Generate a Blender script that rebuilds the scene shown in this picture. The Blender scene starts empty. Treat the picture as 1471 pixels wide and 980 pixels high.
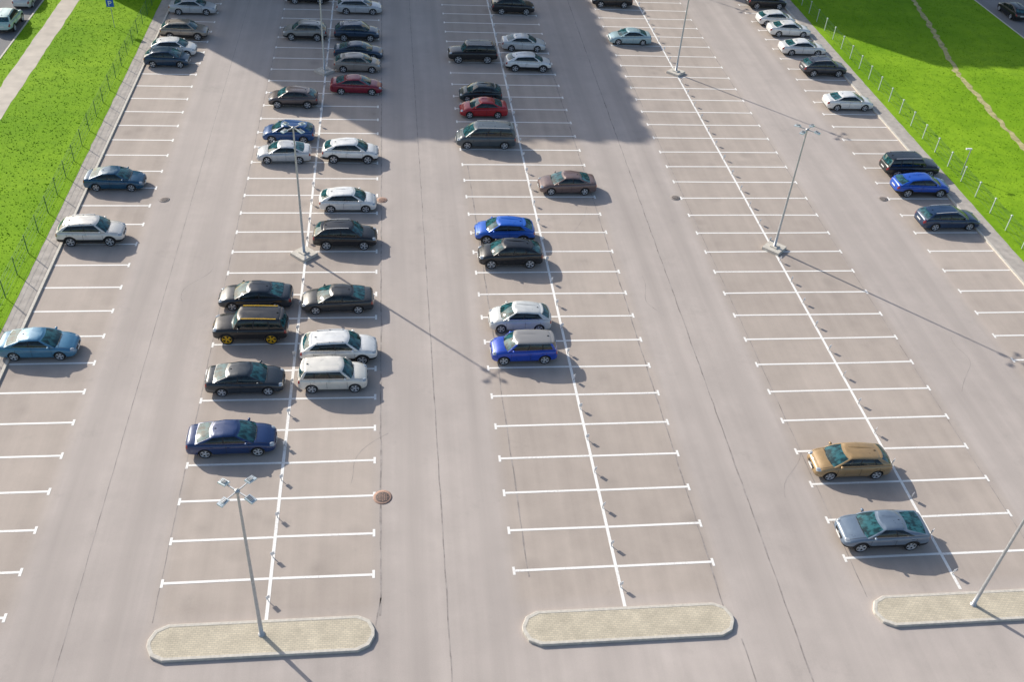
import bpy, bmesh, math, random
from mathutils import Matrix, Vector
random.seed(7)
sc=bpy.context.scene
COL=sc.collection
# ---------------------------------------------------------------- materials
def newmat(name):
    m=bpy.data.materials.new(name); m.use_nodes=True
    nt=m.node_tree; b=nt.nodes['Principled BSDF']
    return m,nt,b
def simple(name,col,rough=.5,metal=0,spec=.5,coat=0,noise=0,nscale=8):
    m,nt,b=newmat(name)
    b.inputs['Base Color'].default_value=(*col,1)
    b.inputs['Roughness'].default_value=rough
    b.inputs['Metallic'].default_value=metal
    b.inputs['Specular IOR Level'].default_value=spec
    b.inputs['Coat Weight'].default_value=coat
    b.inputs['Coat Roughness'].default_value=.04
    if noise:
        tc=nt.nodes.new('ShaderNodeTexCoord'); n=nt.nodes.new('ShaderNodeTexNoise')
        n.inputs['Scale'].default_value=nscale; n.inputs['Detail'].default_value=6
        nt.links.new(tc.outputs['Object'],n.inputs['Vector'])
        r=nt.nodes.new('ShaderNodeMapRange'); r.inputs[1].default_value=.3; r.inputs[2].default_value=.7; r.inputs[3].default_value=1-noise; r.inputs[4].default_value=1+noise
        nt.links.new(n.outputs['Fac'],r.inputs[0])
        mx=nt.nodes.new('ShaderNodeVectorMath'); mx.operation='SCALE'; mx.inputs[0].default_value=col
        nt.links.new(r.outputs[0],mx.inputs['Scale']); nt.links.new(mx.outputs[0],b.inputs['Base Color'])
    return m
class G:
    """tiny node helper"""
    def __init__(s,nt): s.nt=nt
    def n(s,t,**k):
        x=s.nt.nodes.new(t)
        for a,v in k.items(): setattr(x,a,v)
        return x
    def l(s,a,b): s.nt.links.new(a,b)
    def pos(s): return s.n('ShaderNodeNewGeometry').outputs['Position']
    def mapv(s,v,scale=(1,1,1),loc=(0,0,0),rot=(0,0,0)):
        m=s.n('ShaderNodeMapping'); m.inputs['Scale'].default_value=scale; m.inputs['Location'].default_value=loc
        m.inputs['Rotation'].default_value=rot
        s.l(v,m.inputs['Vector']); return m.outputs[0]
    def noise(s,v,sc,det=4,rough=.55):
        m=s.n('ShaderNodeTexNoise'); m.inputs['Scale'].default_value=sc; m.inputs['Detail'].default_value=det
        m.inputs['Roughness'].default_value=rough; s.l(v,m.inputs['Vector']); return m.outputs['Fac']
    def rng(s,v,a,b,c,d):
        m=s.n('ShaderNodeMapRange'); 
        for i,x in enumerate((a,b,c,d)): m.inputs[i+1].default_value=x
        s.l(v,m.inputs[0]); return m.outputs[0]
    def math(s,op,a,b=None):
        m=s.n('ShaderNodeMath',operation=op)
        for i,x in enumerate((a,b)):
            if x is None: continue
            if isinstance(x,(int,float)): m.inputs[i].default_value=x
            else: s.l(x,m.inputs[i])
        return m.outputs[0]
    def mix(s,f,a,b,bt='MIX'):
        m=s.n('ShaderNodeMix',data_type='RGBA',blend_type=bt)
        if isinstance(f,(int,float)): m.inputs[0].default_value=f
        else: s.l(f,m.inputs[0])
        for i,x in ((6,a),(7,b)):
            if isinstance(x,tuple): m.inputs[i].default_value=(*x,1)
            else: s.l(x,m.inputs[i])
        return m.outputs[2]
    def bump(s,h,st,dist,b):
        m=s.n('ShaderNodeBump'); m.inputs['Strength'].default_value=st; m.inputs['Distance'].default_value=dist
        s.l(h,m.inputs['Height']); s.l(m.outputs[0],b.inputs['Normal'])
# asphalt
def asphalt(name,c1,c2,lot=True):
    m,nt,b=newmat(name); g=G(nt); P=g.pos()
    big=g.noise(P,.06,5,.6); mid=g.noise(P,.5,6,.65); fine=g.noise(P,22,3,.7)
    streak=g.noise(g.mapv(P,(1.1,.03,1)),1.0,4,.55)
    col=g.mix(g.rng(big,.3,.7,0,1),c1,c2)
    def mul(col,f):
        v=g.n('ShaderNodeVectorMath',operation='SCALE'); g.l(col,v.inputs[0]); g.l(f,v.inputs['Scale']); return v.outputs[0]
    col=mul(col,g.rng(mid,.3,.7,.94,1.06))
    col=mul(col,g.rng(fine,.25,.75,.93,1.07))
    col=mul(col,g.rng(streak,.3,.7,.93,1.07))
    if lot:
        sx=g.n('ShaderNodeSeparateXYZ'); g.l(P,sx.inputs[0]); X=sx.outputs[0]; Y=sx.outputs[1]
        # wandering coordinates so bands have soft uneven edges
        Xw=g.math('ADD',X,g.math('MULTIPLY',g.math('SUBTRACT',g.noise(g.mapv(P,(.3,.08,1)),1,3),.5),1.6))
        tot=None
        for cx,hw in ((-16.6,4.9),(0,5.0),(16.95,5.1),(-30.6,2.6),(31.3,2.6)):
            d=g.math('ABSOLUTE',g.math('SUBTRACT',X,cx))
            f=g.rng(d,hw-.3,hw+.5,1,0)
            tot=f if tot is None else g.math('MAXIMUM',tot,f)
        tot=g.math('MULTIPLY',tot,g.rng(Y,-2.5,-1.5,0,1))
        col=g.mix(tot,col,g.mix(1.0,col,(.95,.925,.885),'MULTIPLY'))
        # rubber-darkened wheel paths down the aisles
        wp=None
        for cx in (-9.9,-6.2,7.0,10.3,-26.6,-23.2,23.9,27.2):
            f=g.rng(g.math('ABSOLUTE',g.math('SUBTRACT',Xw,cx)),.15,.9,1,0)
            wp=f if wp is None else g.math('MAXIMUM',wp,f)
        col=mul(col,g.math('SUBTRACT',1.0,g.math('MULTIPLY',wp,g.rng(mid,.35,.65,.02,.09))))
        vo=g.n('ShaderNodeTexVoronoi'); vo.inputs['Scale'].default_value=.42; g.l(P,vo.inputs['Vector'])
        st=g.rng(vo.outputs['Distance'],.05,.32,1,0)
        st=g.math('MULTIPLY',g.math('MULTIPLY',st,g.rng(mid,.4,.6,0,1)),g.math('MULTIPLY',tot,.30))
        col=g.mix(st,col,(.16,.14,.125))
        sc2=g.noise(g.mapv(P,(.30,.30,1),rot=(0,0,.5)),1.0,8,.75)
        col=g.mix(g.rng(sc2,.58,.75,0,.28),col,(.24,.215,.20))
    g.l(col,b.inputs['Base Color']); b.inputs['Roughness'].default_value=.9; b.inputs['Specular IOR Level'].default_value=.25
    g.bump(fine,.2,.01,b)
    return m
M_ASPH=asphalt('asphalt',(.425,.375,.345),(.515,.455,.415))
M_ROAD=asphalt('road_asphalt',(.20,.20,.205),(.25,.245,.245),False)
def paintmat():
    m,nt,b=newmat('road_paint'); g=G(nt); P=g.pos()
    n=g.noise(P,9,6,.75); n2=g.noise(P,.5,4,.6)
    w=g.rng(g.math('ADD',g.math('MULTIPLY',n,.65),g.math('MULTIPLY',n2,.35)),.52,.66,0,.7)
    g.l(g.mix(w,(.90,.88,.84),(.55,.50,.47)),b.inputs['Base Color']); b.inputs['Roughness'].default_value=.7
    return m
M_LINE=paintmat()
def seammat():
    m,nt,b=newmat('seam_bitumen'); g=G(nt); P=g.pos(); n=g.noise(P,1.3,5,.7)
    g.l(g.mix(g.rng(n,.35,.6,0,1),(.22,.195,.18),(.40,.355,.33)),b.inputs['Base Color']); b.inputs['Roughness'].default_value=.8
    return m
M_SEAM=seammat()
def grassmat(name,a,bc,c,k=1):
    m,nt,b=newmat(name); g=G(nt); P=g.pos()
    n1=g.noise(P,.09,5,.65); n2=g.noise(P,.8,7,.7); n3=g.noise(P,13,4,.7)
    col=g.mix(g.rng(n1,.38,.62,0,1),a,bc)
    col=g.mix(g.rng(n2,.45,.72,0,.65),col,c)
    v=g.n('ShaderNodeVectorMath',operation='SCALE'); g.l(col,v.inputs[0]); g.l(g.rng(n3,.25,.75,.70,1.28),v.inputs['Scale'])
    g.l(v.outputs[0],b.inputs['Base Color']); b.inputs['Roughness'].default_value=.9; b.inputs['Specular IOR Level'].default_value=.1
    g.bump(n3,.35,.04,b)
    return m
M_GRASS=grassmat('grass',(.165,.33,.010),(.25,.43,.020),(.12,.25,.012))
M_BLADE=grassmat('grass_blades',(.18,.36,.012),(.26,.44,.020),(.14,.28,.012))
M_CONC=simple('verge_concrete',(.43,.39,.35),.9,noise=.16,nscale=2)
M_CONC2=simple('concrete_pale',(.60,.56,.49),.85,noise=.13,nscale=6)
M_PATH=simple('footpath',(.56,.50,.43),.95,noise=.13,nscale=.8)
M_DIRT=simple('dirt',(.42,.38,.18),1,noise=.3,nscale=2)
def paver():
    m,nt,b=newmat('paving_blocks'); g=G(nt); P=g.pos()
    br=g.n('ShaderNodeTexBrick'); br.offset=.5
    br.inputs['Scale'].default_value=1; br.inputs['Brick Width'].default_value=.20; br.inputs['Row Height'].default_value=.10
    br.inputs['Mortar Size'].default_value=.008
    br.inputs['Color1'].default_value=(.62,.55,.42,1); br.inputs['Color2'].default_value=(.54,.48,.37,1); br.inputs['Mortar'].default_value=(.40,.355,.28,1)
    g.l(P,br.inputs['Vector'])
    n=g.noise(P,1.2,5,.6); v=g.n('ShaderNodeVectorMath',operation='SCALE'); g.l(br.outputs['Color'],v.inputs[0]); g.l(g.rng(n,.3,.7,.86,1.12),v.inputs['Scale'])
    g.l(v.outputs[0],b.inputs['Base Color']); b.inputs['Roughness'].default_value=.9
    g.bump(br.outputs['Fac'],-.3,.006,b)
    return m
M_PAVE=paver()
M_STEEL=simple('galvanised_steel',(.5,.51,.52),.45,.5,noise=.1)
M_LEDP=simple('led_panel',(.6,.68,.72),.25,.2)
M_DARK=simple('dark_metal',(.06,.065,.07),.5,.3)
M_FENCE=simple('fence_green',(.09,.19,.09),.5,.2)
M_FENCEW=simple('fence_post_pale',(.6,.66,.62),.5,.1)
M_IRON=simple('cast_iron',(.14,.11,.10),.7,.3,noise=.3,nscale=20)
M_RUST=simple('manhole_frame',(.42,.27,.21),.9,noise=.25,nscale=14)
M_FRG=simple('manhole_frame_grey',(.29,.26,.24),.9,noise=.25,nscale=14)
M_BLUE=simple('sign_blue',(.01,.10,.6),.4)
M_WHITE=simple('white_enamel',(.8,.8,.8),.4)
# car materials
def carpaint():
    m,nt,b=newmat('car_paint'); g=G(nt)
    oi=g.n('ShaderNodeObjectInfo'); 
    tc=g.n('ShaderNodeTexCoord'); n=g.noise(tc.outputs['Object'],2.5,4,.6)
    v=g.n('ShaderNodeVectorMath',operation='SCALE'); g.l(oi.outputs['Color'],v.inputs[0]); g.l(g.rng(n,.3,.7,.92,1.06),v.inputs['Scale'])
    g.l(v.outputs[0],b.inputs['Base Color'])
    g.l(g.rng(n,.3,.7,.25,.40),b.inputs['Roughness'])
    b.inputs['Metallic'].default_value=.12; b.inputs['Coat Weight'].default_value=.7; b.inputs['Coat Roughness'].default_value=.03
    return m
C_PAINT=carpaint()
def glass(name,c,r=.04):
    m,nt,b=newmat(name); g=G(nt)
    tc=g.n('ShaderNodeTexCoord'); n=g.noise(g.mapv(tc.outputs['Object'],(1.6,2.6,2)),1.8,4,.6)
    g.l(g.mix(g.rng(n,.42,.58,0,1),c,tuple(x*.25 for x in c)),b.inputs['Base Color'])
    b.inputs['Roughness'].default_value=r; b.inputs['Specular IOR Level'].default_value=.7
    return m
C_WIND=glass('windscreen_glass',(.028,.125,.145)); C_SIDE=glass('side_glass',(.010,.024,.028))  # windscreen teal: glass tint plus sky reflection put into the base colour
C_TRIM=simple('black_trim',(.02,.02,.022),.6); C_TYRE=simple('tyre_rubber',(.022,.022,.023),.85)
C_RIM=simple('alloy_rim',(.62,.63,.65),.35,.3); C_RIMY=simple('yellow_rim',(.85,.50,.02),.4)
C_HEAD=simple('headlamp',(.42,.46,.5),.08,.3,coat=1); C_TAIL=simple('tail_lamp',(.28,.008,.008),.15,coat=1)
C_PLATE=simple('number_plate',(.75,.75,.73),.5)
C_GREY=simple('roof_silver_paint',(.30,.29,.28),.3,.2,coat=.6)
SLOTS=[C_PAINT,C_WIND,C_SIDE,C_TRIM,C_TYRE,C_RIM,C_HEAD,C_TAIL,C_PLATE,C_PAINT]
# ---------------------------------------------------------------- mesh helpers
def mesh_obj(name,verts,faces,mats,fm=None,smooth=False,parent=None):
    me=bpy.data.meshes.new(name); me.from_pydata(verts,[],faces)
    for m in mats: me.materials.append(m)
    if fm:
        for p,i in zip(me.polygons,fm): p.material_index=i
    me.update(); o=bpy.data.objects.new(name,me); COL.objects.link(o)
    if parent: o.parent=parent
    return o
class B:
    def __init__(s): s.v=[];s.f=[];s.m=[];s.sm=[]
    def add(s,vs,fs,mi=0,smooth=False,M=None):
        o=len(s.v)
        for v in vs:
            v=Vector(v); s.v.append(tuple(M@v if M else v))
        for i,f in enumerate(fs):
            s.f.append(tuple(o+k for k in f)); s.m.append(mi if isinstance(mi,int) else mi[i]); s.sm.append(smooth)
    def box(s,c,d,mi=0,M=None,taper=1):
        x,y,z=c;a,b,h=d[0]/2,d[1]/2,d[2]/2
        vs=[(x+i*a*(taper if k>0 else 1),y+j*b*(taper if k>0 else 1),z+k*h) for k in(-1,1) for j in(-1,1) for i in(-1,1)]
        s.add(vs,[(0,2,3,1),(4,5,7,6),(0,1,5,4),(2,6,7,3),(0,4,6,2),(1,3,7,5)],mi,False,M)
    def sheet(s,x0,x1,y0,y1,z,mi=0):
        s.add([(x0,y0,z),(x1,y0,z),(x1,y1,z),(x0,y1,z)],[(0,1,2,3)],mi)
    def lathe(s,prof,mi=0,n=16,M=None,smooth=True):
        vs=[(r*math.cos(2*math.pi*i/n),r*math.sin(2*math.pi*i/n),z) for r,z in prof for i in range(n)]
        fs=[(k*n+i,k*n+(i+1)%n,(k+1)*n+(i+1)%n,(k+1)*n+i) for k in range(len(prof)-1) for i in range(n)]
        s.add(vs,fs,mi,smooth,M)
    def ell(s,c,r,mi=0,nu=12,nv=8,M=None):
        vs=[];fs=[]
        for j in range(nv+1):
            t=math.pi*j/nv
            for i in range(nu):
                a=2*math.pi*i/nu
                vs.append((c[0]+r[0]*math.sin(t)*math.cos(a),c[1]+r[1]*math.sin(t)*math.sin(a),c[2]+r[2]*math.cos(t)))
        for j in range(nv):
            for i in range(nu): fs.append((j*nu+i,(j+1)*nu+i,(j+1)*nu+(i+1)%nu,j*nu+(i+1)%nu))
        s.add(vs,fs,mi,True,M)
    def mesh(s,name,mats):
        me=bpy.data.meshes.new(name); me.from_pydata(s.v,[],s.f)
        for m in mats: me.materials.append(m)
        me.polygons.foreach_set('material_index',s.m); me.polygons.foreach_set('use_smooth',s.sm); me.update()
        return me
    def obj(s,name,mats,parent=None,loc=(0,0,0)):
        o=bpy.data.objects.new(name,s.mesh(name,mats)); COL.objects.link(o); o.location=loc
        if parent: o.parent=parent
        return o
# ---------------------------------------------------------------- ground
b=B(); b.sheet(-900,900,-900,900,-.02); b.obj('ground',[M_GRASS])
KL,KR=-32.85,34.05
b=B(); b.sheet(KL,KR,-60,110,0); b.obj('parking_lot_asphalt',[M_ASPH])
def raised(name,x0,x1,y0,y1,z,mat):
    b=B(); b.box(((x0+x1)/2,(y0+y1)/2,z/2-.02),(x1-x0,y1-y0,z+.04)); return b.obj(name,[mat])
raised('kerb',KL-.16,KL,-60,110,.12,M_CONC2); raised('kerb',KR,KR+.16,-60,110,.12,M_CONC2)
raised('verge_pavement',KL-1.25,KL-.162,-60,110,.10,M_CONC); raised('verge_pavement',KR+.162,KR+1.5,-60,110,.10,M_CONC)
# lawns with gentle undulation and a ragged edge against the paving
def lawn(x0,x1,y0,y1,edge):
    nx=int((x1-x0)/.8); ny=int((y1-y0)/.8); vs=[];fs=[]
    from mathutils import noise as mn
    for j in range(ny+1):
        for i in range(nx+1):
            x=x0+(x1-x0)*i/nx; y=y0+(y1-y0)*j/ny
            e=min(1,min(x-x0,x1-x)/1.5); z=.085+.0*e
            if i==0 and edge>0: x-=.07*(mn.noise(Vector((y*.9,0,0)))+.6)
            if i==nx and edge<0: x+=.07*(mn.noise(Vector((y*.9,3,0)))+.6)
            if (i==0 and edge>0) or (i==nx and edge<0): z=.112
            vs.append((x,y,z))
    for j in range(ny):
        for i in range(nx): a=j*(nx+1)+i; fs.append((a,a+1,a+nx+2,a+nx+1))
    mesh_obj('grass_verge',vs,fs,[M_GRASS])
lawn(-45.45,KL-1.25,-60,110,-1); lawn(KR+1.5,59.2,-60,110,1)
raised('kerb',-45.6,-45.45,-60,110,.12,M_CONC2); raised('kerb',59.2,59.35,-60,110,.12,M_CONC2)
b=B(); b.sheet(-56,-45.6,-200,260,-.004); b.obj('side_road',[M_ROAD])
b=B(); b.sheet(59.35,68,-200,260,-.004); b.obj('side_road',[M_ROAD])
b=B()
for y in range(-200,260,6): b.sheet(-51.2,-51.08,y,y+3,.001)
for y in range(-200,260,6): b.sheet(63.6,63.72,y,y+3,.001)
b.obj('road_centre_markings',[M_LINE])
def ribbon(name,pts,w,z,mat,jit=0,seg=1.0):
    P=[]
    for (x0,y0),(x1,y1) in zip(pts[:-1],pts[1:]):
        n=max(1,int(math.hypot(x1-x0,y1-y0)/seg))
        for i in range(n): P.append((x0+(x1-x0)*i/n,y0+(y1-y0)*i/n))
    P.append(pts[-1]); 
    for _ in range(6 if len(pts)>2 else 0):
        P=[P[0]]+[((P[i-1][0]+2*P[i][0]+P[i+1][0])/4,(P[i-1][1]+2*P[i][1]+P[i+1][1])/4) for i in range(1,len(P)-1)]+[P[-1]]
    vs=[];fs=[]
    for i,p in enumerate(P):
        q=P[min(i+1,len(P)-1)]; r=P[max(i-1,0)]; d=Vector((q[0]-r[0],q[1]-r[1])).normalized(); nrm=Vector((-d.y,d.x))
        ww=w*(1+jit*random.uniform(-1,1)); off=w*jit*random.uniform(-1,1)
        vs+=[(p[0]+nrm.x*(ww/2+off),p[1]+nrm.y*(ww/2+off),z),(p[0]-nrm.x*(ww/2-off),p[1]-nrm.y*(ww/2-off),z)]
        if i: fs.append((2*i-2,2*i-1,2*i+1,2*i))
    return mesh_obj(name,vs,fs,[mat])
ribbon('footpath',[(-42.95,-60),(-42.95,110)],1.75,.094,M_PATH,.03,1)
ribbon('dirt_trail',[(44.6,-20),(44.9,30),(45.2,43.3),(46.5,58.7),(50,74),(53,90),(58,106)],.55,.094,M_DIRT,.30,.6)
# ---------------------------------------------------------------- markings
LW=.14
def block(cx,hl,hr,dy,k0,k1,yc0):
    b=B()
    b.sheet(cx-.08,cx+.08,yc0,dy+2.5*k1+1,.008)
    for k in range(k0,k1+1):
        y=dy+2.5*k
        for s,h in((-1,hl),(1,hr)):
            xa,xb=sorted((cx+s*.083,cx+s*h)); j=random.uniform(-.025,.025); j2=random.uniform(-.02,.02)
            b.add([(xa,y-LW/2+j,.008),(xb,y-LW/2+j2,.008),(xb,y+LW/2+j2,.008),(xa,y+LW/2+j,.008)],[(0,1,2,3)],0)
            b.sheet(cx+s*(h+.07)-.065,cx+s*(h+.07)+.065,y-.24+j,y+.24+j,.008)
    b.obj('parking_bay_markings',[M_LINE])
block(-16.59,4.88,4.74,.157,0,36,-2.15)
block(0,4.97,4.85,0,0,36,-2.35)
block(16.93,5.1,5.0,-.134,0,36,-2.3)
b=B()
for k in range(-6,37):
    y=1.16+2.5*k; b.sheet(KL+.05,-28.13,y-LW/2,y+LW/2,.008); b.sheet(-28.128,-28.0,y-.24,y+.24,.008)
b.obj('parking_bay_markings',[M_LINE])
b=B()
for k in range(-6,36):
    y=2.32+2.5*k; b.sheet(28.95,KR-.05,y-LW/2,y+LW/2,.008); b.sheet(28.82,28.948,y-.24,y+.24,.008)
b.obj('parking_bay_markings',[M_LINE])
def seam(x0,y0,x1,y1,w):
    ribbon('asphalt_joint',[(x0,y0),(x1,y1)],w,.004,M_SEAM,.35,.7)
seam(-11.45,-2.2,-11.5,100,.09); seam(-8.35,-4.5,-8.6,100,.06); seam(-4.35,-.4,-4.6,40,.07)
seam(4.75,-2.6,4.7,60,.07); seam(7.6,-16,9.4,100,.07); seam(12.0,-2.5,12.1,100,.045); seam(-21.6,-2,-21.6,100,.045)
seam(5.1,-4.4,5.4,-20,.06); seam(-11.7,-2.9,-11.45,-1.2,.06); seam(-8.4,-12,-8.35,-4.5,.06); seam(21.9,-2.5,22.0,90,.04); seam(-25.2,-12,-25.3,100,.03)
for x,y in ((-13,6),(7,20),(24,12),(-24,22),(2.5,30),(10,4)):
    pts=[(x,y)]
    for i in range(7): pts.append((pts[-1][0]+random.uniform(-.6,.9),pts[-1][1]+random.uniform(.2,1.0)))
    ribbon('asphalt_crack',pts,.025,.0035,M_SEAM,.4,.4)
def manhole(x,y,fr,r=.36):
    b=B(); b.lathe([(r+.13,.006),(r+.13,.012),(r,.014)],1,24); b.lathe([(r,.012),(r*.96,.018),(.001,.018)],0,24)
    for i in range(-3,4):
        for j in range(-3,4):
            if i*i+j*j<9.5: b.box((i*.09*r/.36,j*.09*r/.36,.021),(.045,.045,.008),1)
    b.obj('manhole_cover',[M_IRON,fr],loc=(x,y,0))
for i,p in enumerate(((-11.35,5.0),(-11.4,34.5),(-27.2,34.5),(11.3,34.9),(28.4,34.8))): manhole(*p,M_RUST if i<2 else M_FRG,.36 if i==0 else .26)
# ---------------------------------------------------------------- islands
def island(cx,y0,y1,hw):
    def outline(i):
        X=hw-i; a=y0+i; c=y1-i; ch=.75-i*.4
        return [(-X+ch,a),(X-ch,a),(X-ch*.3,a+ch*.35),(X,a+ch),(X,c-ch),(X-ch*.3,c-ch*.35),(X-ch,c),(-X+ch,c),(-X+ch*.3,c-ch*.35),(-X,c-ch),(-X,a+ch),(-X+ch*.3,a+ch*.35)]
    o=outline(0); o2=outline(.02); i1=outline(.15); n=len(o)
    vs=[(x,y,-.02) for x,y in o]+[(x,y,.13) for x,y in o]+[(x,y,.15) for x,y in o2]+[(x,y,.15) for x,y in i1]+[(x,y,.14) for x,y in i1]
    fs=[];fm=[]
    for l in range(4):
        for i in range(n):
            fs.append((l*n+i,l*n+(i+1)%n,(l+1)*n+(i+1)%n,(l+1)*n+i)); fm.append(0)
    fs.append(tuple(4*n+i for i in range(n))); fm.append(1)
    o=mesh_obj('paved_traffic_island',vs,fs,[M_CONC2,M_PAVE],fm); o.location=(cx,0,0)
island(-16.65,-4.05,-2.2,4.95); island(0,-4.25,-2.45,5.0); island(16.95,-4.25,-2.55,5.0)
# ---------------------------------------------------------------- lamps
def lamp_mesh(H,base):
    b=B(); mats=[M_STEEL,M_LEDP,M_DARK,M_CONC2]
    if base:
        Mr=Matrix.Rotation(math.radians(45),4,'Z')
        b.box((0,0,.10),(1.35,1.35,.24),3,Mr,.97); b.box((0,0,.26),(.55,.55,.09),3,Mr,.9)
    z0=.22 if base else .12
    b.lathe([(.16,z0),(.16,z0+.05),(.10,z0+.06),(.095,z0+1.1),(.085,z0+1.12),(.05,H-.1),(.05,H+.08),(.0,H+.1)],0,12)
    for i in range(4):
        a=math.radians(45+90*i)
        M=Matrix.Translation((0,0,H))@Matrix.Rotation(a,4,'Z')
        b.box((.32,0,0),(.56,.05,.05),0,M)
        M2=M@Matrix.Translation((.72,0,.03))@Matrix.Rotation(math.radians(8),4,'Y')
        b.box((0,0,0),(.42,.30,.05),1,M2,.92); b.box((-.05,0,.045),(.22,.18,.05),0,M2,.85); b.box((0,0,-.032),(.36,.24,.012),2,M2)
        for k in range(5): b.box((-.12+k*.06,0,.085),(.012,.16,.03),0,M2)
    b.lathe([(.0,H-.06),(.11,H-.05),(.11,H+.05),(0,H+.06)],0,12)
    return b.mesh('street_lamp',mats)
LM1=lamp_mesh(9.6,True); LM0=lamp_mesh(9.6,False)
for x,y,m,rz in ((-16.7,-2.95,LM0,.1),(-16.7,27.2,LM1,0),(-16.7,57.2,LM1,0),(17.05,-3.3,LM0,0),(17.0,27.7,LM1,0),(16.9,58.3,LM1,0),(-16.7,87.3,LM1,0),(16.9,88.3,LM1,0)):
    o=bpy.data.objects.new('street_lamp',m); COL.objects.link(o); o.location=(x,y,.0); o.rotation_euler=(0,0,rz)
b=B(); b.box((0,0,.17),(.035,.035,.34),0); b.box((0,-.03,.33),(.20,.02,.22),1)
PM=b.mesh('bay_number_post',[M_STEEL,M_WHITE])
for cx,dy in((-16.59,.157),(0,0),(16.93,-.134)):
    for k in range(-1,33):
        o=bpy.data.objects.new('bay_number_post',PM); COL.objects.link(o); o.location=(cx+.0,dy+2.5*k+1.25,.008)
        o.rotation_euler=(random.uniform(-.05,.05),random.uniform(-.05,.05),math.radians(35)+random.uniform(-.3,.3))
# ---------------------------------------------------------------- fences
def fence(x,y0,y1,h,pale):
    b=B(); n=int((y1-y0)/2.5); pw=.06 if pale else .045
    for i in range(n+1):
        y=y0+i*2.5; b.box((x,y,h/2+.08),(pw,pw,h),1); 
        if pale: b.box((x,y,h+.1),(.15,.15,.06),1,None,.7)
        else: b.box((x,y,h+.09),(.06,.06,.02),1)
    for z in (.15,.5,.85,1.2,h): b.box((x,(y0+y1)/2,z+.06),(.010,y1-y0,.010),0)
    m=int((y1-y0)/.2)
    for i in range(m): b.box((x+.008,y0+i*.2,h/2+.1),(.005,.005,h-.05),0)
    b.obj('mesh_fence',[M_FENCE,M_FENCEW if pale else M_FENCE])
fence(-34.75,-10,105,1.4,False); fence(36.35,-10,105,1.35,True)
e=bpy.data.objects.new('parking_sign',None); COL.objects.link(e); e.location=(-37.2,66.5,.08)
b=B(); b.lathe([(.035,0),(.035,2.7)],0,10); b.obj('post',[M_STEEL],e)
b=B(); b.box((0,-.05,2.4),(.7,.03,.7),0)
for c,d in (((-.12,-.068,2.4),(.09,.006,.46)),((.02,-.068,2.59),(.2,.006,.08)),((.02,-.068,2.4),(.2,.006,.08)),((.13,-.068,2.495),(.08,.006,.12))): b.box(c,d,1)
b.obj('sign_plate',[M_BLUE,M_WHITE],e)
e=bpy.data.objects.new('post_with_head',None); COL.objects.link(e); e.location=(36.9,38.6,.08)  # plain post with a small white head, no particular device
b=B(); b.lathe([(.05,0),(.04,2.4)],0,10); b.box((-.2,0,2.42),(.5,.16,.1),1); b.obj('post',[M_STEEL,M_WHITE],e)
# ---------------------------------------------------------------- grass tufts
def tufts(name,x0,x1,y0,y1,n,avoid):
    vs=[];fs=[]
    while n>0:
        x=random.uniform(x0,x1); y=random.uniform(y0,y1)
        if avoid(x,y): continue
        n-=1; a=random.uniform(0,6.28); h=random.uniform(.02,.07); w=random.uniform(.03,.08)
        dx,dy=math.cos(a)*w,math.sin(a)*w; lx,ly=random.uniform(-.07,.07),random.uniform(-.07,.07)
        k=len(vs); vs+=[(x-dx,y-dy,.085),(x+dx,y+dy,.085),(x+lx,y+ly,.085+h)]; fs.append((k,k+1,k+2))
    mesh_obj(name,vs,fs,[M_BLADE])
tufts('grass_tufts',-45.4,KL-1.3,8,78,12000,lambda x,y:-43.95<x<-41.95)
tufts('grass_tufts',KR+1.55,59,18,84,18000,lambda x,y:abs(x-(45.2 if y<43 else 45.2+(y-43)*.12))<.5)
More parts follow.
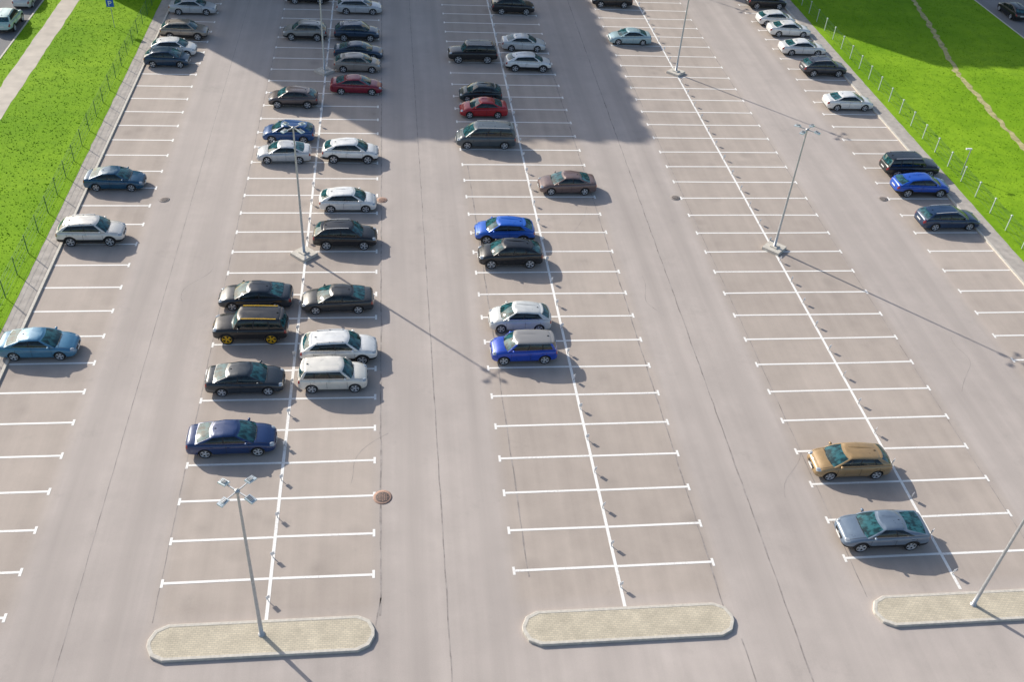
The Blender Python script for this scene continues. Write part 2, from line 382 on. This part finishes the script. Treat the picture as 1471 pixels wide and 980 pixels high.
# ---------------------------------------------------------------- cars
def interp(tab,x):
    if x<=tab[0][0]: return tab[0][1:]
    for a,c in zip(tab[:-1],tab[1:]):
        if x<=c[0]:
            t=(x-a[0])/(c[0]-a[0]); return tuple(p+(q-p)*t for p,q in zip(a[1:],c[1:]))
    return tab[-1][1:]
TYPES={
 'sedan':dict(L=4.75,W=1.83,H=1.45,cowl=.93,nose=.70,deck=1.03,wr=.335,xc=1.22,xt=.30,xr=-.92,xb=-1.80,clad=0,rails=0,wb=2.78,zb=.19,us=[0,.10,.47,.505,.93,1],rl=.10,rw=.70),
 'fastback':dict(L=4.75,W=1.86,H=1.55,cowl=1.03,nose=.80,deck=1.13,wr=.36,xc=1.2,xt=.3,xr=-.80,xb=-2.10,clad=1,rails=0,wb=2.76,zb=.25,us=[0,.20,.50,.535,.94,1],rl=.13,rw=.69),
 'hatch':dict(L=4.3,W=1.80,H=1.49,cowl=.96,nose=.72,deck=1.03,wr=.33,xc=1.22,xt=.38,xr=-1.32,xb=-1.95,clad=0,rails=0,wb=2.62,zb=.19,us=[0,.13,.25,.28,.58,.61,.95,1],rl=.14,rw=.70),
 'crossover':dict(L=4.3,W=1.81,H=1.60,cowl=1.05,nose=.84,deck=1.14,wr=.36,xc=1.20,xt=.42,xr=-1.25,xb=-1.93,clad=1,rails=0,wb=2.6,zb=.25,us=[0,.15,.26,.29,.58,.61,.95,1],rl=.15,rw=.70),
 'suv':dict(L=4.6,W=1.87,H=1.67,cowl=1.08,nose=.88,deck=1.16,wr=.375,xc=1.18,xt=.48,xr=-1.48,xb=-2.08,clad=1,rails=1,wb=2.68,zb=.27,us=[0,.09,.25,.28,.58,.61,.95,1],rl=.12,rw=.72),
 'offroad':dict(L=4.6,W=1.90,H=1.84,cowl=1.18,nose=1.05,deck=1.18,wr=.41,xc=.95,xt=.60,xr=-1.88,xb=-2.12,clad=1,rails=1,wb=2.72,zb=.36,us=[0,.05,.26,.295,.60,.63,.95,1],rl=.05,rw=.78),
 'boxy':dict(L=4.15,W=1.80,H=1.62,cowl=1.04,nose=.86,deck=1.08,wr=.345,xc=1.1,xt=.52,xr=-1.62,xb=-1.92,clad=0,rails=0,wb=2.57,zb=.22,us=[0,.06,.26,.295,.60,.63,.95,1],rl=.06,rw=.77),
 'wagon':dict(L=4.8,W=1.84,H=1.50,cowl=.95,nose=.72,deck=1.04,wr=.345,xc=1.22,xt=.32,xr=-1.68,xb=-2.2,clad=0,rails=1,wb=2.8,zb=.20,us=[0,.07,.26,.29,.58,.61,.95,1],rl=.11,rw=.71),
 'minivan':dict(L=5.0,W=1.93,H=1.86,cowl=1.14,nose=.86,deck=1.16,wr=.355,xc=1.72,xt=.85,xr=-2.08,xb=-2.38,clad=0,rails=1,wb=3.1,zb=.22,us=[0,.04,.30,.325,.60,.63,.95,1],rl=.05,rw=.79),
}
def car_mesh(key):
    T=TYPES[key]; L,W,H=T['L'],T['W'],T['H']; hl=L/2; hw=W/2; zb=T['zb']; cz,nz,dz=T['cowl'],T['nose'],T['deck']
    xc=T['xc']/hl; sed=key in('sedan','fastback'); tall=H>1.55
    ez=dz if sed else dz-.02
    tab=[(-1,.60*dz,.66,zb+.22),(-.99,.76*ez,.78,zb+.12),(-.97,.88*ez,.86,zb+.07),(-.93,.965*ez,.92,zb+.03),(-.84,ez,.965,zb+.01),(-.68,dz,.99,zb),(-.4,dz*.7+cz*.3,1,zb),(0,dz*.3+cz*.7,1,zb),
         (xc*.85,cz+.005,.998,zb),(xc,cz-.005,.993,zb),(xc+.3*(1-xc),cz*.75+nz*.25+.02,.985,zb),(xc+.6*(1-xc),cz*.42+nz*.58+.02,.965,zb),(.88,nz+.02,.925,zb+.01),(.94,nz-.03,.86,zb+.03),(.975,nz-.10,.77,zb+.06),(.99,nz-.17,.70,zb+.10),(1,nz-.27,.58,zb+.16)]
    xs=sorted(set([-1,-.996,-.99,-.98,-.97,-.95,-.93,-.89,.88,.91,.94,.96,.975,.985,.993,1]+[-.84+i*.08 for i in range(22)]))
    half=[(0,0),(.78,0),(.93,.07),(.975,.22),(.99,.36),(1.0,.52),(1.0,.66),(.985,.78),(.955,.87),(.90,.945),(.80,.99),(.5,1.02),(0,1.032)]
    vs=[];fs=[];fm=[]; R=half+[(-a,b_) for a,b_ in half[-2:0:-1]]; n=len(R)
    def st(x):
        s=[interp(tab,x+d) for d in(-.03,-.015,0,.015,.03)] if abs(x)<.9 else [interp(tab,x+d) for d in(-.006,-.003,0,.003,.006)]
        return tuple(sum(q)/5 for q in zip(*s))
    for x in xs:
        zt,w,zl=st(x)
        for a,bz in R: vs.append((x*hl,a*w*hw,zl+bz*(zt-zl)))
    ncl=3 if T['clad'] else 1
    for k in range(len(xs)-1):
        for i in range(n):
            j=(i+1)%n; fs.append((k*n+i,(k+1)*n+i,(k+1)*n+j,k*n+j))
            m=3 if (i<=ncl or i>=n-1-ncl) else 0
            xm=(xs[k]+xs[k+1])/2; lamp_r=(6<=i<=8 or n-1-8<=i<=n-1-6)
            if xm<-.935 and xm>-.992 and lamp_r: m=7
            if .885<xm<.975 and (8<=i<=9 or n-1-9<=i<=n-1-8): m=6
            fm.append(m)
    fs.append(tuple(range(n))); fm.append(0); fs.append(tuple((len(xs)-1)*n+i for i in range(n))[::-1]); fm.append(0)
    me=bpy.data.meshes.new('tmp'); me.from_pydata(vs,[],fs)
    for m in SLOTS: me.materials.append(m)
    me.polygons.foreach_set('material_index',fm)
    bm=bmesh.new(); bm.from_mesh(me); bmesh.ops.recalc_face_normals(bm,faces=bm.faces); bm.to_mesh(me); bm.free()
    body=bpy.data.objects.new('tmp',me); COL.objects.link(body)
    wr=T['wr']; xf=T['wb']/2+.04; xrw=-T['wb']/2+.04
    cut=B()
    for x in (xf,xrw):
        for s in(-1,1):
            M=Matrix.Translation((x,s*(hw-.08),wr))@Matrix.Rotation(math.pi/2,4,'X')
            nn=28; r=wr+.05
            v=[(r*math.cos(2*math.pi*i/nn),r*math.sin(2*math.pi*i/nn),z) for z in(-.22,.22) for i in range(nn)]
            f=[(i,(i+1)%nn,nn+(i+1)%nn,nn+i) for i in range(nn)]+[tuple(range(nn))[::-1],tuple(range(nn,2*nn))]
            cut.add(v,f,3,False,M)
    co=cut.obj('cut',SLOTS)
    md=body.modifiers.new('b','BOOLEAN'); md.object=co; md.operation='DIFFERENCE'; md.solver='EXACT'
    dg=bpy.context.evaluated_depsgraph_get(); ev=body.evaluated_get(dg); me2=bpy.data.meshes.new_from_object(ev)
    b=B(); b.v=[tuple(v.co) for v in me2.vertices]; b.f=[tuple(p.vertices) for p in me2.polygons]; b.m=[p.material_index for p in me2.polygons]; b.sm=[p.material_index!=3 for p in me2.polygons]
    bpy.data.objects.remove(body); bpy.data.objects.remove(co)
    def ztop(x): return st(x/hl)[0]
    def wid(x): return st(x/hl)[1]*hw
    xt,xr,xbk=T['xt'],T['xr'],T['xb']; xcw=T['xc']; us=T['us']
    win=[0,1,0,1,0] if len(us)==6 else [0,1,0,1,0,1,0]
    wB=hw*.93; wR=hw*T['rw']
    yf=[.94,.6,.2,-.2,-.6,-.94]
    levels=[0,.13,.38,.65,.90,1.0]
    xp=xt-.25
    def zroof(x):
        if x>xp: return H-.05-.055*((x-xp)/(xt-xp+.001))**2*.8
        return H-.05-T['rl']*((xp-x)/(xp-xr))**2
    loops=[]
    for t in levels:
        lp=[]
        xR=xbk+(xr-xbk)*t; xF=xcw+(xt-xcw)*t
        def base(x): return ztop(max(x,xbk))-.015
        def pt(x,tx):
            z0=base(x); return z0+(zroof(tx)-z0)*(t+.06*math.sin(math.pi*t))
        def sw(u):
            e=max(0,u-.6)/.4; r_=max(0,.45-u)/.45
            return wB*(1-.03*e*e-.05*r_*r_)*(1-t**1.2)+wR*(1-.05*e*e-.09*r_*r_)*t**1.2+.028*math.sin(math.pi*t)
        fb=.20*(1-.35*t); rb=.13*(1-.3*t)
        for u in us:
            lp.append((xR+(xF-xR)*u,-sw(u),pt(xR+(xF-xR)*u,xr+(xt-xr)*u)))
        for y in yf[::-1]:
            lp.append((xF+fb*(1-y*y),y*sw(1)*.985,pt(xF,xt)+.012*(1-y*y)*t))
        for u in us[::-1]:
            lp.append((xR+(xF-xR)*u,sw(u),pt(xR+(xF-xR)*u,xr+(xt-xr)*u)))
        for y in yf:
            lp.append((xR-rb*(1-y*y),y*sw(0)*.985,pt(xR,xr)+.012*(1-y*y)*t))
        loops.append(lp)
    N=len(loops[0]); ns=len(us); cx=(xt+xr)/2
    top=loops[5]
    for sy,sx,dz_ in ((.93,.975,.024),(.72,.94,.040),(.36,.88,.048)):
        loops.append([(cx+(x-cx)*sx,y*sy,zroof(min(max(cx+(x-cx)*sx,xr),xt))+dz_) for x,y,z in top])
    cv=[v for lp in loops for v in lp]; cf=[];cm=[]
    for l in range(len(loops)-1):
        for i in range(N):
            j=(i+1)%N; cf.append((l*N+i,l*N+j,(l+1)*N+j,(l+1)*N+i))
            mi=0
            if l>=4: mi=9
            else:
                gl=1<=l<=3
                if i<ns-1: mi=2 if (gl and win[i]) else (3 if gl and i not in(0,ns-2) else 0)
                elif ns<=i<ns+5: mi=1 if (gl or l==0) else 0
                elif ns+6<=i<2*ns+5:
                    q=2*ns+4-i; mi=2 if (gl and win[q]) else (3 if gl and q not in(0,ns-2) else 0)
                elif 2*ns+6<=i<2*ns+11: mi=1 if gl else 0
            cm.append(mi)
    k0=(len(loops)-1)*N
    cf.append(tuple(k0+i for i in range(N))); cm.append(9)
    b.add(cv,cf,cm,True)
    if not sed:
        b.ell((xr-.08,0,zroof(xr)+.012),(.17,wR*.86,.022),9)
    for x in (xf,xrw):
        for s in(-1,1):
            M=Matrix.Translation((x,s*(hw-.115),wr))@Matrix.Rotation(-s*math.pi/2,4,'X')
            b.lathe([(.6*wr,-.10),(.93*wr,-.105),(wr,-.07),(wr,.07),(.95*wr,.10),(.76*wr,.108),(.73*wr,.10)],4,22,M)
            b.lathe([(.75*wr,.10),(.71*wr,.107),(.67*wr,.06)],5,22,M)
            b.lathe([(.70*wr,.03),(.001,.03)],3,16,M)
            for k in range(5):
                for dd in(-.15,.15):
                    Ms=M@Matrix.Rotation(2*math.pi*k/5+dd,4,'Z'); b.box((.38*wr,0,.065),(.64*wr,.045,.03),5,Ms)
            b.lathe([(.15*wr,.08),(.12*wr,.10),(.001,.10)],5,10,M)
    for s in(-1,1):
        xh=hl*.90; Mh=Matrix.Translation((xh-.02,s*wid(xh)*.77,nz-.06+.02))@Matrix.Rotation(-s*.45,4,'Z')
        b.ell((0,0,0),(.21,.115,.065),6,12,8,Mh)
        b.ell((xcw-.34,s*(wB+.10),ztop(xcw-.34)+.10),(.085,.11,.07),0); b.box((xcw-.32,s*(wB+.0),ztop(xcw-.3)+.03),(.07,.12,.04),3)
        for x in (xcw-.22,(xcw+xbk)/2+.08,xbk+.62):
            y=wid(x)*.998; z=ztop(x)
            b.box((x,s*y,zb+.52*(z-zb)),(.014,.010,(z-zb)*.58),3)
        for x in ((xcw+xbk)/2+.22,xbk+.85): b.box((x,s*(wid(x)*.985+.01),ztop(x)-.19),(.16,.03,.025),0)
        if T['clad']:
            for x in (xf,xrw):
                M=Matrix.Translation((x,s*(wid(x)-.03),wr))@Matrix.Rotation(-s*math.pi/2,4,'X')
                r=wr+.045; v=[];nn=14; up=(M.to_3x3()@Vector((0,1,0))).z
                for i in range(nn+1):
                    a=math.pi*i/nn
                    for rr,zq in((r,.040),(r+.06,.034),(r+.06,.0)): v.append((rr*math.cos(a),rr*math.sin(a)*(1 if up>0 else -1),zq))
                f=[(i*3+q,i*3+q+1,(i+1)*3+q+1,(i+1)*3+q) for i in range(nn) for q in range(2)]
                b.add(v,f,3,False,M)
        if T['rails']:
            m=5
            for i in range(m):
                x0=xr+.2+(xt-xr-.35)*i/m; x1=xr+.2+(xt-xr-.35)*(i+1)/m; z0=zroof(x0)+.055; z1=zroof(x1)+.055; yy=s*wR*.88
                b.add([(x0,yy-.02,z0),(x0,yy+.02,z0),(x0,yy+.02,z0+.03),(x0,yy-.02,z0+.03),(x1,yy-.02,z1),(x1,yy+.02,z1),(x1,yy+.02,z1+.03),(x1,yy-.02,z1+.03)],[(0,1,5,4),(1,2,6,5),(2,3,7,6),(3,0,4,7)],5)
            for x in (xr+.25,cx,xt-.2): b.box((x,s*wR*.88,zroof(x)+.03),(.06,.03,.07),3)
        m=6
        for i in range(m):
            xa=xcw+.05+(hl*.90-xcw-.05)*i/m; xb2=xcw+.05+(hl*.90-xcw-.05)*(i+1)/m
            ya,yb_=wid(xa)*.80*s,wid(xb2)*.80*s; za,zb2=[st(q/hl)[2]+.99*(st(q/hl)[0]-st(q/hl)[2])+.004 for q in(xa,xb2)]
            b.add([(xa,ya-.007,za),(xa,ya+.007,za),(xb2,yb_+.007,zb2),(xb2,yb_-.007,zb2)],[(0,1,2,3)],3)
    b.box((hl-.045,0,nz-.23),(.10,hw*.85,.13),3); b.box((hl-.07,0,zb+.17),(.10,hw*1.15,.12),3)
    b.box((hl+.012,0,nz-.33),(.02,.52,.11),8); b.box((-hl-.012,0,dz*.66),(.02,.52,.11),8)
    b.box((hl+.008,0,nz-.19),(.02,.16,.05),5)
    b.box((-hl+.07,0,zb+.22),(.12,hw*1.2,.16),3)
    for y0 in(-.45,.15): b.box((xcw+.13,y0+.1,ztop(xcw)+.035),(.02,.55,.015),3)
    b.ell((xr+.15,0,zroof(xr)+.065),(.07,.012,.045),3)
    me=b.mesh('car_'+key,SLOTS)
    bpy.data.meshes.remove(me2)
    me.set_sharp_from_angle(angle=math.radians(42))
    return me
CM={k:car_mesh(k) for k in TYPES}
NM={'sedan':'parked_sedan','fastback':'parked_coupe_suv','hatch':'parked_hatchback','crossover':'parked_crossover_car','suv':'parked_suv','offroad':'parked_offroad_suv','boxy':'parked_compact_hatchback','wagon':'parked_station_wagon','minivan':'parked_minivan'}
WHITE=(.80,.80,.78); SILV=(.55,.56,.57); BLACK=(.010,.011,.014); NAVY=(.008,.035,.13); DGREY=(.032,.034,.037)
BLUE=(.008,.11,.54); RED=(.44,.012,.02); DRED=(.25,.010,.03); TAUPE=(.30,.26,.22); MAUVE=(.17,.115,.105); STEELB=(.07,.22,.36); TEAL=(.008,.075,.15)
def car(kind,x,yb,hd,col,L=None,opts=None,rot=None,zs=None):
    T=TYPES[kind]; o=bpy.data.objects.new(NM[kind],CM[kind]); COL.objects.link(o)
    o.location=(x,yb+T['W']/2-.05,0.002); o.rotation_euler=(0,0,(0 if hd>0 else math.pi)+random.uniform(-.022,.022))
    if rot is not None: o.rotation_euler[2]=rot
    o.scale=((L/T['L']) if L else .98,1,zs or random.uniform(.94,.985))
    o.color=(*col,1)
    for i,m in (opts or {}).items():
        o.material_slots[i].link='OBJECT'; o.material_slots[i].material=m
    return o
# left row
car('sedan',-31.3,16.45,1,STEELB,4.35,zs=.96)
car('suv',-31.0,28.4,1,(.70,.68,.64),4.35)
car('sedan',-30.95,35.65,1,TEAL,4.25)
car('hatch',-30.85,57.5,1,(.012,.045,.09),3.95)
car('hatch',-30.65,60.0,1,WHITE,4.05)
car('suv',-30.3,63.9,1,TAUPE,4.4)
car('sedan',-30.45,70.3,1,SILV,4.6)
# block one, left bays
car('sedan',-19.35,8.2,1,NAVY,4.65)
car('sedan',-19.15,13.0,1,(.020,.030,.042),4.4)
car('offroad',-19.3,17.65,-1,BLACK,4.45,{5:C_RIMY},zs=.96)
car('sedan',-19.35,21.0,-1,(.014,.022,.034),4.6)
car('sedan',-19.05,39.9,-1,SILV,4.2)
car('hatch',-18.93,43.3,-1,(.010,.07,.22),4.15)
car('crossover',-19.0,49.6,-1,(.11,.09,.09),4.2,zs=.93)
car('suv',-18.9,64.3,-1,(.28,.275,.26),4.25)
car('suv',-19.2,74.1,-1,BLACK)
# block one, right bays
car('boxy',-14.2,13.1,1,(.76,.73,.66),3.95,zs=.96)
car('suv',-13.95,15.55,1,WHITE,4.55)
car('sedan',-14.2,20.55,-1,DGREY,4.55)
car('suv',-13.95,27.83,1,BLACK,4.4)
car('hatch',-13.9,32.7,1,WHITE,4.15)
car('crossover',-13.9,40.0,1,WHITE,4.4,zs=1.0)
car('sedan',-13.7,52.4,1,DRED,4.6)
car('hatch',-13.7,57.1,1,(.35,.31,.27),4.3)
car('sedan',-13.65,59.95,1,(.015,.045,.09),4.65)
car('suv',-13.9,64.4,1,(.015,.045,.09),4.4)
car('wagon',-13.8,71.5,1,SILV,4.7)
# block two, left bays
car('boxy',-2.8,15.3,-1,(.006,.06,.46),4.05,{9:C_GREY})
car('hatch',-2.7,18.35,-1,(.64,.65,.63),3.95,zs=1.02)
car('crossover',-2.6,25.45,-1,BLACK,4.45,zs=1.02)
car('crossover',-2.7,28.5,-1,BLUE,4.3,zs=.94)
car('minivan',-2.9,42.55,-1,(.07,.09,.105),4.95)
car('sedan',-2.65,48.1,-1,RED,4.2)
car('hatch',-2.67,51.2,-1,(.010,.03,.038),3.85)
car('offroad',-2.77,59.7,-1,BLACK,4.75,zs=.95)
# block two, right bays
car('suv',2.45,72.5,1,BLACK,4.6)
car('sedan',2.85,35.25,-1,MAUVE,4.5)
car('crossover',2.4,57.95,1,WHITE,4.4)
car('sedan',2.5,62.75,1,(.68,.68,.66),4.4)
# block three, left bays
car('hatch',14.2,5.1,-1,(.36,.24,.115),4.4,zs=1.0)
car('fastback',14.05,.2,-1,(.15,.20,.27),4.6,zs=.95)
car('sedan',13.75,64.9,-1,(.36,.50,.54),4.35)
car('suv',13.8,75.3,-1,BLACK)
# right row
car('sedan',31.7,50.5,1,WHITE,4.6)
car('suv',32.0,58.0,1,(.05,.055,.07),4.5)
car('sedan',31.6,63.1,1,WHITE,4.8)
car('sedan',31.8,68.0,1,WHITE,4.6)
car('hatch',31.3,71.0,1,WHITE)
car('suv',31.8,76.1,1,BLACK)
car('offroad',32.25,38.05,1,(.014,.018,.022),4.75,zs=.93)
car('crossover',31.85,35.05,1,(.006,.08,.48),4.6,zs=.95)
car('wagon',31.9,30.1,1,(.012,.038,.095),4.85)
# road cars
car('suv',-46.9,65.6,1,(.45,.62,.60),4.3,None,math.pi/2)
car('hatch',-46.9,71.9,1,(.6,.62,.63),4.3,None,math.pi/2)
car('hatch',61.6,75.5,1,BLACK,4.4,None,math.pi/2)
# ---------------------------------------------------------------- buildings beyond the lot (they cast the big shadows)
M_WALL=simple('facade_plaster',(.42,.36,.28),.9,noise=.08,nscale=.5); M_WIN=simple('window_glass',(.03,.05,.06),.05,coat=1); M_FR=simple('window_frame',(.7,.7,.68),.5); M_BASE=simple('plinth',(.2,.19,.18),.9)
def building(x0,x1,y0,y1,H):
    e=bpy.data.objects.new('apartment_building',None); COL.objects.link(e); e.location=(x0,y0,0)
    w,d=x1-x0,y1-y0
    b=B(); b.box((w/2,d/2,H/2-.3),(w,d,H-.6),0); b.box((w/2,d/2,.5),(w+.1,d+.1,1.05),1); b.obj('walls',[M_WALL,M_BASE],e)
    b=B(); b.box((w/2,.15,H-.3),(w,.3,.6),0); b.box((w/2,d-.15,H-.3),(w,.3,.6),0); b.box((.15,d/2,H-.3),(.3,d-.6,.6),0); b.box((w-.15,d/2,H-.3),(.3,d-.6,.6),0)
    b.obj('parapet',[M_WALL],e)
    b=B(); b.box((w/2,d/2,H-.25),(6,4,1.2),0) ; b.obj('roof',[M_BASE],e)
    b=B()
    for fl in range(int(H/3)):
        z=1.6+fl*3.0+.9
        for n,ln,face in ((int(w/3.2),w,0),(int(w/3.2),w,1),(int(d/3.2),d,2),(int(d/3.2),d,3)):
            for i in range(n):
                p=(i+.5)*ln/n; ww=1.5 if i%3 else 2.1
                for dim,mi,dep in((0,1,.05),(.09,0,.07)):
                    if face<2: b.box((p,-.0 if face==0 else d,z),(ww-dim,2*dep,1.5-dim),mi)
                    else: b.box((0 if face==2 else w,p,z),(2*dep,ww-dim,1.5-dim),mi)
                if i%3==2 and face==0 and fl and i<n-1: b.box((p,-.35,z-1.2),(2.6,.7,.9),2)
    b.obj('windows',[M_WIN,M_FR,M_WALL],e)
    b=B(); 
    for i in range(2): b.box((w*(.3+.4*i),-.06,1.2),(1.6,.2,2.3),0)
    b.obj('doors',[M_DARK],e)
building(-48.6,-25.9,84.3,128,30)
building(8,44,101,120,30)
# ---------------------------------------------------------------- light & sky
el=math.radians(28.7); d=Vector((.681,-.732,0)); 
sun_from=Vector((-d.x*math.cos(el),-d.y*math.cos(el),math.sin(el)))
sl=bpy.data.lights.new('sun','SUN'); sl.energy=5; sl.angle=math.radians(.53); sl.color=(1,.94,.84)
so=bpy.data.objects.new('sun',sl); COL.objects.link(so); so.rotation_euler=sun_from.to_track_quat('Z','Y').to_euler(); so.location=(0,0,60)
w=bpy.data.worlds.new('World'); sc.world=w; w.use_nodes=True; nt=w.node_tree; bg=nt.nodes['Background']
sky=nt.nodes.new('ShaderNodeTexSky'); sky.sky_type='NISHITA'; sky.sun_disc=False; sky.sun_elevation=el
sky.sun_rotation=math.atan2(sun_from.x,sun_from.y)
sky.altitude=100; sky.air_density=1; sky.dust_density=2.0
nt.links.new(sky.outputs[0],bg.inputs[0]); bg.inputs[1].default_value=.15
# ---------------------------------------------------------------- camera
cd=bpy.data.cameras.new('camera'); cam=bpy.data.objects.new('camera',cd); COL.objects.link(cam)
cd.sensor_width=36; cd.lens=36*1390.29/1471; cd.clip_end=3000
R=Matrix.Rotation(-.1539,4,'Z')@Matrix.Rotation(math.pi/2-.6820,4,'X')@Matrix.Rotation(.0816,4,'Z')
cam.matrix_world=Matrix.Translation((-10.5424,-28.9253,38.2092))@R
sc.camera=cam
sc.view_settings.view_transform='Standard'; sc.view_settings.look='None'; sc.view_settings.exposure=0
